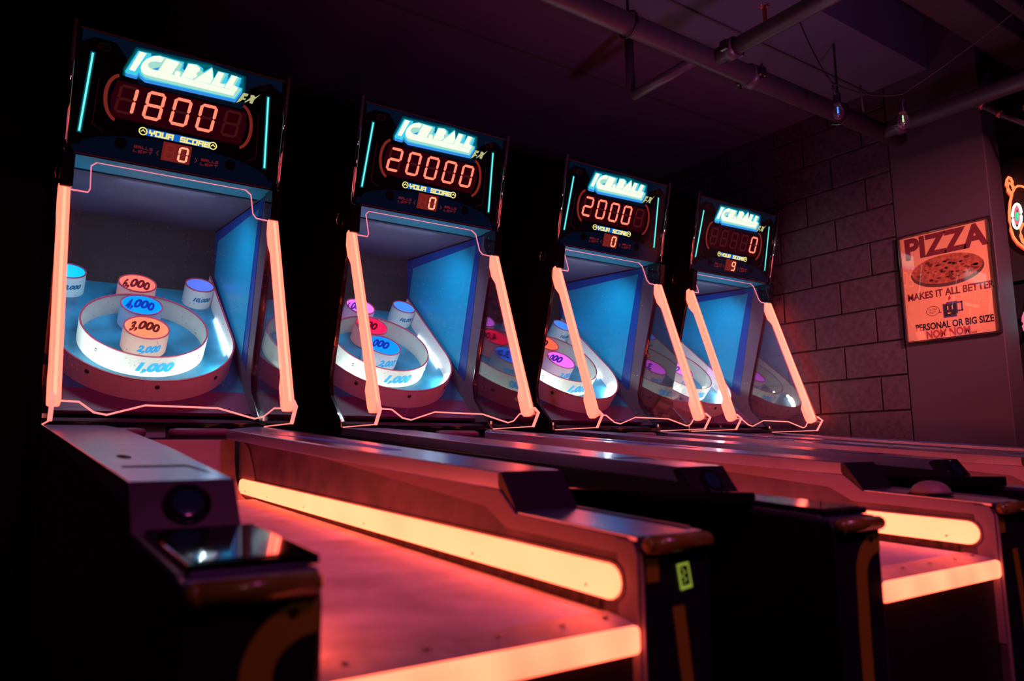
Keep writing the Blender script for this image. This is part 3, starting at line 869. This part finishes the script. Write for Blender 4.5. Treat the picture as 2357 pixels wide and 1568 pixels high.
    ringwall('ring_lip', cx, .5516, .2535, .007, -.003, .0, M['ring_lip'], rg)
    text('number_print', '1,000', .056, curved(cx, .5516, .2541, .04, -.054), M['ink_blue'], rg, shear=.35, bold=.0036, width=.150)
    bb = MB()
    for a, n in ((-.88, -.04), (.92, -.05)):
        dome(bb, BD(cx + .2535 * math.sin(a), .5516 - .2535 * math.cos(a), n), Vector(BD(math.sin(a), -math.cos(a), 0)) - Vector(BD(0, 0, 0)), .0085, .004, 14, 3)
    bb.build('bolt', M['chrome'], rg, smooth=True)
    bb = MB()
    for a, n in ((-.72, -.03), (.02, -.03), (.76, -.04)):
        dome(bb, BD(cx + R0 * math.sin(a), cs - R0 * math.cos(a), n), Vector(BD(math.sin(a), -math.cos(a), 0)) - Vector(BD(0, 0, 0)), .010, .004, 14, 3)
    bb.build('bolt', M['dark_metal'], rim, smooth=True)
    # bright pods low inside the rim, either side of the ring
    for g0, g1 in ((22, 38), (142, 158)):
        pod = [(cx - (R0 - .012) * math.cos(a), cs - (R0 - .012) * math.sin(a)) for a in [math.radians(g0 + (g1 - g0) * k / 6) for k in range(7)]]
        wallpath('led_pod', pod, .006, -.097, -.070, M['pod_led'], rim)
    for xs in (cx - .3415, cx + .3385):  # straight strips added to brighten the lower blue panels
        vs, fs = extr([BD(xs, q, -.098) for q in (.50, .80)] + [BD(xs, q, -.094) for q in (.80, .50)], [BD(xs + .003, q, -.098) for q in (.50, .80)] + [BD(xs + .003, q, -.094) for q in (.80, .50)])
        mesh('led_strip', vs, fs, M['side_led'], rim)
    led2 = [(cx - .243 * math.cos(a), .5516 - .243 * math.sin(a)) for a in [math.radians(25 + 130 * k / 20) for k in range(21)]]
    wallpath('led_strip', led2, .003, -.094, -.082, M['ring_led'], rg)
    cups = {}
    for key, x, s, r, num, side_num in (('low', .378, .524, .0910, '3,000', '2,000'), ('mid', .375, .712, .0865, '4,000', None), ('top', .374, .905, .0815, '6,000', None),
                                        ('right', .656, .953, .0675, None, '10,000'), ('left', .100, .953, .0675, None, '10,000')):
        c = ringwall('cup', x, s, r, .005, -.10, .0, M['ring'], P)
        ringwall('cup_lip', x, s, r + .0008, .0062, -.002, .001, M['ring_lip'], c)
        if side_num:
            w = .100 if key == 'low' else .088
            text('number_print', side_num, (.044 if key == 'low' else .028), curved(x, s, r + .0006, .08, -.055 if key == 'low' else -.050), M['ink_blue' if key == 'low' else 'ink_teal'], c, shear=.35, bold=.0028 if key == 'low' else .0018, width=w)
        cups[key] = (c, x, s, r, num)
    # --- acrylic: front pane and side panes with lit edges
    topc = [(.015, .839), (.083, .839), (.090, .856), (.091, .962), (.110, .983), (.659, .983), (.681, .961), (.683, .866), (.696, .845), (.753, .842)]
    botc = [(.762, -.001), (.708, -.002), (.667, -.036), (.634, -.045), (.508, -.007), (.273, -.003), (.157, -.040), (.120, -.032), (.077, .004), (.024, .006), (.022, .040)]
    pane = fplate('front_pane', topc + botc, FP, -.0025, .0025, M['acrylic'], P)
    def edge_line(name, pts, F, r, m, parent):
        b = MB(); sweep(b, [F(u, v, 0) for u, v in pts], r, 4, up=Vector((0, -1, .3)))
        return b.build(name, m, parent)
    edge_line('lit_edge', topc, FP, .0026, M['edge_top'], pane)
    edge_line('lit_edge', botc, FP, .0032, M['edge'], pane)
    sp = [(.0, .9500), (-.3425, .9500), (-.3856, 1.0105), (-.352, 1.035), (-.06, 1.80), (-.015, 1.80), (-.012, 1.69), (.143, 1.176), (.140, 1.125), (.127, 1.097), (.0, .975)]
    for x in (-.0015, .7687):
        pn = prismX('side_pane', sp, x - .0025, x + .0025, M['side_acrylic'], P)
        b = MB()
        sweep(b, [(x, .0, .988), (x, .0, .950), (x, -.012, .950), (x, -.3425, .950)], .0026, 4, up=Vector((1, 0, 0)))
        b.build('lit_edge', M['edge'], pn)
        b = MB(); b.box(x - .006, x + .006, -.3425, -.3425 + .001, .949, .951)
        vs, fs = extr([(x - .0065, y, z) for y, z in ((-.3425, .949), (-.3470, .947), (-.3905, 1.0105), (-.3560, 1.037), (-.352, 1.033), (-.3846, 1.0105))],
                      [(x + .0065, y, z) for y, z in ((-.3425, .949), (-.3470, .947), (-.3905, 1.0105), (-.3560, 1.037), (-.352, 1.033), (-.3846, 1.0105))])
        b.add(vs, fs); b.build('lit_edge', M['edge'], pn)
    # --- vertical light tubes, with their swelling back flanges
    tp = [(.004, .018), (-.004, .006), (-.004, -.030), (.02, -.040), (.10, -.040), (.135, -.016), (.69, -.016), (.74, -.036), (.80, -.036), (.852, -.012), (.852, .018)]
    for x0, x1 in ((-.012, .026), (.744, .782)):
        o = fplate('light_tube', [(0, 0)] * 0 + [(v, n) for v, n in tp], lambda v, n, xx: (xx, *FP(0, v, n)[1:]), x0, x1, M['tube'], P, bevel=.010, seg=4)
        vs, fs = extr([FP((x0 + x1) / 2 - .004, v, .0185) for v in (.02, .84)] + [FP((x0 + x1) / 2 - .004, v, .016) for v in (.84, .02)],
                      [FP((x0 + x1) / 2 + .006, v, .0185) for v in (.02, .84)] + [FP((x0 + x1) / 2 + .006, v, .016) for v in (.84, .02)])
        mesh('light_core', vs, fs, M['tube_core'], o)
    # bracket blocks between tube and sign
    for x0, x1 in ((-.010, .032), (.744, .784)):
        o = prismX('tube_bracket', [(-.078, 1.80), (-.095, 1.92), (-.06, 1.945), (.01, 1.94), (.02, 1.86), (-.02, 1.80)], x0, x1, M['cabinet'], P, bevel=.004)
        bb = MB()
        for z in (1.83, 1.86, 1.90):
            dome(bb, (x0 if x0 > .5 else x1, -.03, z), (-1 if x0 > .5 else 1, 0, 0), .0035, .002, 8, 2)
        bb.build('screw', M['chrome'], o)
    tube('side_handle', [(-.004, .060, 1.925), (-.016, .058, 1.915), (-.020, .062, 1.895), (-.016, .070, 1.875), (-.004, .072, 1.868)], .004, M['chrome'], P, 8)
    # --- marquee
    mq = fplate('marquee', [(.004, .0), (.768, .0), (.768, .4581), (.004, .4581)], MQ, -.03, .0, M['mq_glass'], P)
    for u in (-.004, .772):
        o = tube('side_rail', [MQ(u, -.012, .006), MQ(u, .472, .006)], .0085, M['chrome'], P, 12, up=Vector((1, 0, 0)))
        b = MB(); dome(b, MQ(u, .472, .006), MQu, .0085, .008, 12, 3); dome(b, MQ(u, -.012, .006), -MQu, .0085, .005, 12, 3)
        b.build('end_cap', M['dark_metal'], o, smooth=True)
    for v in (.452, .003):
        fplate('trim_line', [(.012, v), (.76, v), (.76, v + .003), (.012, v + .003)], MQ, .0, .003, M['pink_line'], mq)
    fplate('navy_band', [(.020, .405), (.060, .43), (.130, .43), (.200, .345), (.215, .300), (.60, .300), (.62, .39), (.70, .43), (.750, .40), (.750, .450), (.020, .450)], MQ, .0, .0006, M['mq_navy'], mq)
    hill = [(.02, .008), (.75, .008), (.75, .035)] + [(.385 + .345 * math.cos(PI * k / 16), .035 + .075 * math.sin(PI * k / 16)) for k in range(0, 17)] + [(.02, .035)]
    fplate('blue_hill', hill, MQ, .0, .0006, M['mq_blue'], mq)
    for ln in ([(.086, .289), (.077, .119), (.113, .100)], [(.665, .297), (.673, .117), (.638, .099)]):
        fplates('outline', stroke_polys([ln], .0016), MQ, .0006, .0012, M['pink_line'], mq)
    for (a, b_) in (((.058, .369), (.038, .087)), ((.697, .370), (.711, .088))):
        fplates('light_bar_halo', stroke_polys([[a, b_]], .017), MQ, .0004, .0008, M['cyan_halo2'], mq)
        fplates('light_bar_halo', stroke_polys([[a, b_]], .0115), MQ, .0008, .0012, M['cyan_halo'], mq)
        fplates('light_bar', stroke_polys([[a, b_]], .0065), MQ, .0012, .0030, M['cyan_bar'], mq)
    LG = LOGO
    def grow(pts, k, c=None):
        cx_ = sum(p[0] for p in pts) / len(pts); cy_ = sum(p[1] for p in pts) / len(pts)
        return [(cx_ + (x - cx_) * (1 + k * 1.0), cy_ + (y - cy_) * (1 + k * 4.0)) for x, y in pts]
    b = MB()
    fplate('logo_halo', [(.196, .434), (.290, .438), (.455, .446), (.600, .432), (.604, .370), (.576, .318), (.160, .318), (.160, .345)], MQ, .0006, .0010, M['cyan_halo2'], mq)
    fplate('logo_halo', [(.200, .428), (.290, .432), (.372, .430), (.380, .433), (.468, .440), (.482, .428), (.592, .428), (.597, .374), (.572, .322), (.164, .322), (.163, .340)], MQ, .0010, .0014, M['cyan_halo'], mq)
    lg = fplate('logo', [(x + .001, y - .012) for x, y in LG['cyan']], MQ, .0014, .0022, M['logo_blue'], mq)
    fplate('logo_outline', LG['cyan'], MQ, .0022, .0030, M['logo_cyan'], lg) if False else None
    fplate('logo_outline', LG['cyan'], MQ, .0022, .0030, M['logo_cyan'], mq)
    fplate('logo_shadow', LG['mint'], MQ, .0030, .0037, M['logo_mint'], mq)
    for k in ('I', 'C', 'E', 'B', 'A', 'L1', 'L2'):
        fplate('logo_letter', LG[k], MQ, .0037, .0050 + .0002 * 'ICEBAL1L2'.find(k[0]), M['logo_white'], mq)
    fplate('logo_dot', el(.346, .374, .0105, .0105, 16), MQ, .0037, .0058, M['logo_white'], mq)
    fplate('logo_counter', LG['holeC'], MQ, .0037, .0040, M['logo_blue'], mq)
    fplates('fx_print', [LG['F'], LG['X']], MQ, .0006, .0016, M['fx'], mq)
    # score window and brackets
    rw = [(.135, .160), (.598, .155), (.608, .165), (.622, .230), (.618, .292), (.145, .298), (.128, .23)]
    fplate('score_window', rw, MQ, .0006, .0012, M['window'], mq)
    def arcband(cu, cv, ru, rv, a0, a1, w, tail):
        n = 14; o_ = []; i_ = []
        for k in range(n + 1):
            a = math.radians(a0 + (a1 - a0) * k / n)
            o_.append((cu + ru * math.cos(a), cv + rv * math.sin(a))); i_.append((cu + (ru - w) * math.cos(a), cv + (rv - w * .9) * math.sin(a)))
        return [[o_[k], o_[k + 1], i_[k + 1], i_[k]] for k in range(n)]
    fplates('window_bracket', arcband(.158, .232, .054, .090, 100, 258, .013, 0), MQ, .0012, .0022, M['bracket'], mq)
    fplates('window_bracket', arcband(.594, .230, .054, .092, 80, -78, .013, 0), MQ, .0012, .0022, M['bracket'], mq)
    # your score
    fplate('score_strip', [(.250, .117), (.500, .117), (.500, .144), (.250, .144)], MQ, .0006, .0014, M['score_blue'], mq)
    for cu in (.247, .502):
        n = 20
        bnd = arcband(cu, .1305, .0155, .0155, 0, 360, .0042, 0)
        fplates('score_badge', [el(cu, .1305, .0150, .0150, 20)], MQ, .0008, .0016, M['mq_glass'], mq)
        fplates('score_badge', bnd + stroke_polys([[(cu - .006, .129), (cu, .1355), (cu + .006, .129)]], .0034), MQ, .0016, .0026, M['logo_yellow'], mq)
    for wd, uu in (('YOUR', .2695), ('SCORE', .2695 + 5 * .0223)):
        fplates('your_score_print', block_word(wd, uu, .1215, .0150, .0165, .0073, .0058, .12), MQ, .0014, .0024, M['logo_yellow'], mq)
    fplate('balls_window', [(.317, .037), (.421, .037), (.426, .109), (.322, .109)], MQ, .0006, .0012, M['small_window'], mq)
    for wd, u, v in (('BALLS', .222, .0635), ('LEFT', .220, .0475), ('BALLS', .464, .0635), ('LEFT', .462, .0475)):
        fplates('balls_left_print', block_word(wd, u, v, .0085 if wd == 'BALLS' else .0115, .0085, .0050 if wd == 'BALLS' else .0060, .0020, .15), MQ, .0006, .0014, M['red_text'], mq)
    fplates('arrow_print', stroke_polys([[(.307, .068), (.300, .060), (.307, .052)]], .0025) + stroke_polys([[(.441, .068), (.448, .060), (.441, .052)]], .0025), MQ, .0006, .0014, M['bracket'], mq)
    # speaker holes and corner latches
    for cu in (.176, .575):
        fplate('speaker_hole', el(cu, .069, .021, .021, 20), MQ, .0006, .0018, M['cabinet'], mq)
    for a0, a1, rc in ((.072, .112, .078), (.648, .686, .680)):
        v = .403 if a0 < .3 else .407
        oval = [(a0 + .0 + .012 * (1 - math.cos(t_)) - .0, v + .012 * math.sin(t_)) for t_ in []]
        ov = [(a1 - .012 + .012 * math.cos(math.radians(90 - 18 * k)), v + .012 * math.sin(math.radians(90 - 18 * k))) for k in range(11)] + \
             [(a0 + .012 - .012 * math.cos(math.radians(-90 + 18 * k)), v + .012 * math.sin(math.radians(-90 + 18 * k))) for k in range(11)]
        fplates('latch', stroke_polys([ov + [ov[0]]], .0014) + stroke_polys([el(rc, v, .006, .006, 12) + [(rc + .006, v)]], .0014), MQ, .0008, .0022, M['pink_line'], mq)
    return root, cups, mq


LOGO = {'I': [(0.209, 0.42), (0.233, 0.419), (0.199, 0.343), (0.179, 0.344)],
'C': [(0.296, 0.419), (0.278, 0.423), (0.257, 0.416), (0.236, 0.401), (0.221, 0.38), (0.217, 0.362), (0.222, 0.349), (0.233, 0.341), (0.251, 0.34), (0.558, 0.344), (0.566, 0.364), (0.52, 0.364), (0.467, 0.365), (0.401, 0.366), (0.328, 0.366), (0.275, 0.367), (0.255, 0.367), (0.243, 0.372), (0.241, 0.383), (0.25, 0.393), (0.267, 0.399), (0.285, 0.401)],
'E': [(0.302, 0.42), (0.349, 0.419), (0.341, 0.399), (0.336, 0.392), (0.333, 0.382), (0.326, 0.367), (0.28, 0.368), (0.292, 0.397)],
'B': [(0.382, 0.422), (0.409, 0.426), (0.425, 0.417), (0.423, 0.404), (0.414, 0.397), (0.416, 0.382), (0.401, 0.368), (0.36, 0.367)],
'A': [(0.469, 0.43), (0.476, 0.389), (0.467, 0.367), (0.407, 0.367)],
'L1': [(0.493, 0.422), (0.515, 0.422), (0.502, 0.379), (0.523, 0.378), (0.519, 0.366), (0.47, 0.366)],
'L2': [(0.545, 0.422), (0.566, 0.422), (0.553, 0.386), (0.573, 0.38), (0.568, 0.365), (0.522, 0.366), (0.527, 0.379)],
'cyan': [(0.204, 0.422), (0.25, 0.424), (0.248, 0.415), (0.278, 0.425), (0.366, 0.424), (0.361, 0.399), (0.371, 0.394), (0.379, 0.425), (0.416, 0.429), (0.436, 0.42), (0.438, 0.406), (0.468, 0.434), (0.476, 0.414), (0.479, 0.39), (0.492, 0.425), (0.533, 0.425), (0.527, 0.39), (0.543, 0.424), (0.585, 0.421), (0.574, 0.385), (0.59, 0.382), (0.591, 0.374), (0.567, 0.332), (0.235, 0.324), (0.219, 0.334), (0.213, 0.344), (0.206, 0.328), (0.169, 0.329), (0.167, 0.336)],
'mint': [(0.218, 0.364), (0.221, 0.344), (0.234, 0.331), (0.254, 0.329), (0.564, 0.335), (0.586, 0.375), (0.564, 0.385), (0.559, 0.381), (0.575, 0.418), (0.565, 0.423), (0.546, 0.39), (0.508, 0.38), (0.524, 0.419), (0.514, 0.421), (0.494, 0.381), (0.475, 0.381), (0.43, 0.408), (0.412, 0.425), (0.375, 0.379), (0.353, 0.39), (0.36, 0.416), (0.346, 0.419), (0.296, 0.423), (0.244, 0.408)],
'F': [(0.597, 0.366), (0.618, 0.366), (0.613, 0.355), (0.602, 0.354), (0.6, 0.346), (0.61, 0.346), (0.606, 0.339), (0.596, 0.339), (0.589, 0.33), (0.573, 0.32)],
'X': [(0.627, 0.366), (0.641, 0.366), (0.645, 0.36), (0.665, 0.377), (0.642, 0.349), (0.636, 0.331), (0.624, 0.332), (0.627, 0.344), (0.607, 0.329), (0.605, 0.331), (0.626, 0.353)],
'holeC': [(0.255, 0.367), (0.282, 0.382), (0.275, 0.367)]}

LIN = {'peach': glow_liner('peach_cup_glow', (1.0, .26, .15), .95), 'salmon': glow_liner('salmon_cup_glow', (1.0, .19, .14), .90), 'blue': glow_liner('blue_cup_glow', (.0, .28, .95), .90),
       'pale': glow_liner('violet_cup_glow', (.14, .24, .72), .55), 'cyan': glow_liner('cyan_cup_glow', (.0, .45, 1.0), .95), 'sky': glow_liner('sky_cup_glow', (.08, .30, .75), .65),
       'crimson': glow_liner('crimson_cup_glow', (.90, .015, .10), .85), 'lilac': glow_liner('lilac_cup_glow', (.75, .20, .90), .9), 'orange': glow_liner('orange_cup_glow', (.95, .16, .08), .85)}
CUPS = [dict(low='peach', mid='blue', top='salmon', right='pale', left='cyan'),
        dict(low='blue', mid='crimson', top='lilac', right='sky', left='sky'),
        dict(low='lilac', mid='orange', top='blue', right='sky', left='sky'),
        dict(low='lilac', mid='blue', top='crimson', right='sky', left='sky')]
SCORES = [('1800 ', ' 0'), ('20000', ' 0'), ('2000 ', ' 0'), ('    0', ' 9')]
LABELS = ['alley bowling game showing score 1800, nearest the camera at the left end of the row',
          'alley bowling game showing score 20000, between the 1800 game and the 2000 game',
          'alley bowling game showing score 2000, third along the row',
          'alley bowling game showing score 0 with 9 balls left, next to the block wall']


def add_individual(root, mq, cups, k):
    """what differs from game to game: lit digits and the colour glowing inside each cup"""
    sc, bl = SCORES[k]
    w, h, t, sh = .054, .097, .0115, .155
    for i, ch in enumerate(sc):
        u0 = .1465 + .0955 * i; v0 = .184
        lit = SEG[ch]; off = [q for q in 'abcdefg' if q not in lit]
        if off: fplates('unlit_digit', seg_polys('abcdefg', u0, v0, w, h, t * .92, sh), MQ, .0012, .0016, M['ghost'], mq)
        if lit: fplates('lit_digit', seg_polys(lit, u0, v0, w, h, t, sh), MQ, .0012, .0026, M['digit'], mq)
    for i, ch in enumerate(bl):
        u0 = .329 + .049 * i; v0 = .0455
        lit = SEG[ch]; off = [q for q in 'abcdefg' if q not in lit]
        if off: fplates('unlit_digit', seg_polys('abcdefg', u0, v0, .029, .052, .0070, .12), MQ, .0012, .0016, M['ghost_small'], mq)
        if lit: fplates('lit_digit', seg_polys(lit, u0, v0, .029, .052, .0074, .12), MQ, .0012, .0026, M['digit_small'], mq)
    S = 40
    for key, (c, x, s, r, num) in cups.items():
        colr = CUPS[k][key]
        vs = []; fs = []
        for i in range(S):
            g = 2 * PI * i / S
            for rr_, n in ((r - .0052, -.100), (r - .0052, -.004), (r - .0072, -.004), (r - .0072, -.100)):
                vs.append(BD(x + rr_ * math.cos(g), s + rr_ * math.sin(g), n))
        for i in range(S):
            i2 = (i + 1) % S
            for j in range(4):
                fs.append((i * 4 + j, i * 4 + (j + 1) % 4, i2 * 4 + (j + 1) % 4, i2 * 4 + j))
        vs += [BD(x + (r - .0072) * math.cos(2 * PI * i / S), s + (r - .0072) * math.sin(2 * PI * i / S), -.097) for i in range(S)]
        fs.append(tuple(range(4 * S, 5 * S)))
        mesh('glowing_liner', vs, fs, LIN[colr], c, smooth=False)
        if num:
            ri = r - .0080
            ink = M['ink_dark'] if colr not in ('blue', 'lilac') else M['ink_blue2']
            text('number_print', num, .058, lambda u, v: BD(x + ri * math.sin(u / ri), s + ri * math.cos(u / ri), -.044 + v), ink, c, shear=.25, bold=.0030, width=.135)


M['ink_blue2'] = mat('navy_number_print', (.0, .05, .22), .5)

root0, cups0, mq0 = build_machine()
bases = []
# copy the plain machine three times before adding what is individual
clones = [root0] + [dup(root0) for _ in range(3)]
for k, r in enumerate(clones):
    r.location = (KX[k], KY[k], 0)
    tag(r, LABELS[k], 'arcade game', 'row of alley bowling games')
    mqk = [c for c in r.children if c.name.split('.')[0] == 'marquee'][0]
    cupk = [c for c in r.children if c.name.split('.')[0] == 'cup']
    # children keep creation order by mesh: match by shared mesh data
    cups = {}
    for key, (c0, x, s, rr_, num) in cups0.items():
        ck = [c for c in cupk if c.data == c0.data][0]
        cups[key] = (ck, x, s, rr_, num)
    add_individual(r, mqk, cups, k)

for k in (1, 2, 3):
    P = clones[k]
    tr = [(-.115, -.9), (-.115, -1.92), (-.010, -2.13), (-.003, -2.13), (-.003, -.9)]
    mesh('side_tray', *extr([(x, y, .722) for x, y in tr], [(x, y, .749) for x, y in tr]), M['cabinet'], P, bevel=.004)
    prismX('tray_bracket', [(-1.0, .722), (-1.8, .722), (-1.6, .62), (-1.2, .62)], -.03, -.003, M['body'], P)

# glowing sticker on the first game's right column, card tray on the coin shelves
def CFw(u, v, n): return (u, CE - n, v)
stk = fplate('glow_sticker', [(.706, .661), (.731, .663), (.738, .625), (.713, .622)], CFw, .0012, .0022, M['sticker'], clones[0])
stk['label'] = 'yellow green glowing sticker frame'
fplates('sticker_print', [[(.7105, .6575), (.7275, .6590), (.7330, .6300), (.7160, .6280)]], CFw, .0022, .0026, M['body'], stk)
fplates('sticker_print', stroke_polys([[(.714, .655), (.723, .648), (.715, .643), (.725, .638), (.719, .633)]], .0014), CFw, .0026, .0030, M['sticker'], stk)
for k in (0, 1):
    y0, y1 = -2.015, -2.272
    zf = lambda y: .7269 + (y - SE) * (.7067 - .7269) / (CE - SE)
    pr = [(.006, y0), (.150, y0), (.150, y1), (.006, y1)]
    base = mesh('coin_tray', *extr([(x, y, zf(y)) for x, y in pr], [(x, y, zf(y) + .012) for x, y in pr]), M['cabinet'], clones[k], bevel=.003)
    pr = [(.016, y0 - .01), (.140, y0 - .01), (.140, y1 + .012), (.016, y1 + .012)]
    mesh('gloss_screen', *extr([(x, y, zf(y) + .012) for x, y in pr], [(x, y, zf(y) + .0135) for x, y in pr]), M['screen'], base)

# a ball resting in the third column's shelf (right column of the 20000 game)
bx, by = KX[1] + .690, KY[1] - 2.125
tb = thing('game_ball', (bx, by, .7185), 'grey ball resting in the right front shelf of the 20000 game', 'ball')
bb = MB(); dome(bb, (0, 0, .002), (0, 0, 1), .047, .032, 28, 8); bb.build('ball_shell', M['ball'], tb, smooth=True)
sweep(MB(), [(0, 0, .0), (0, 0, .003)], .052, 28).build('ball_seat', M['body'], tb, smooth=False)
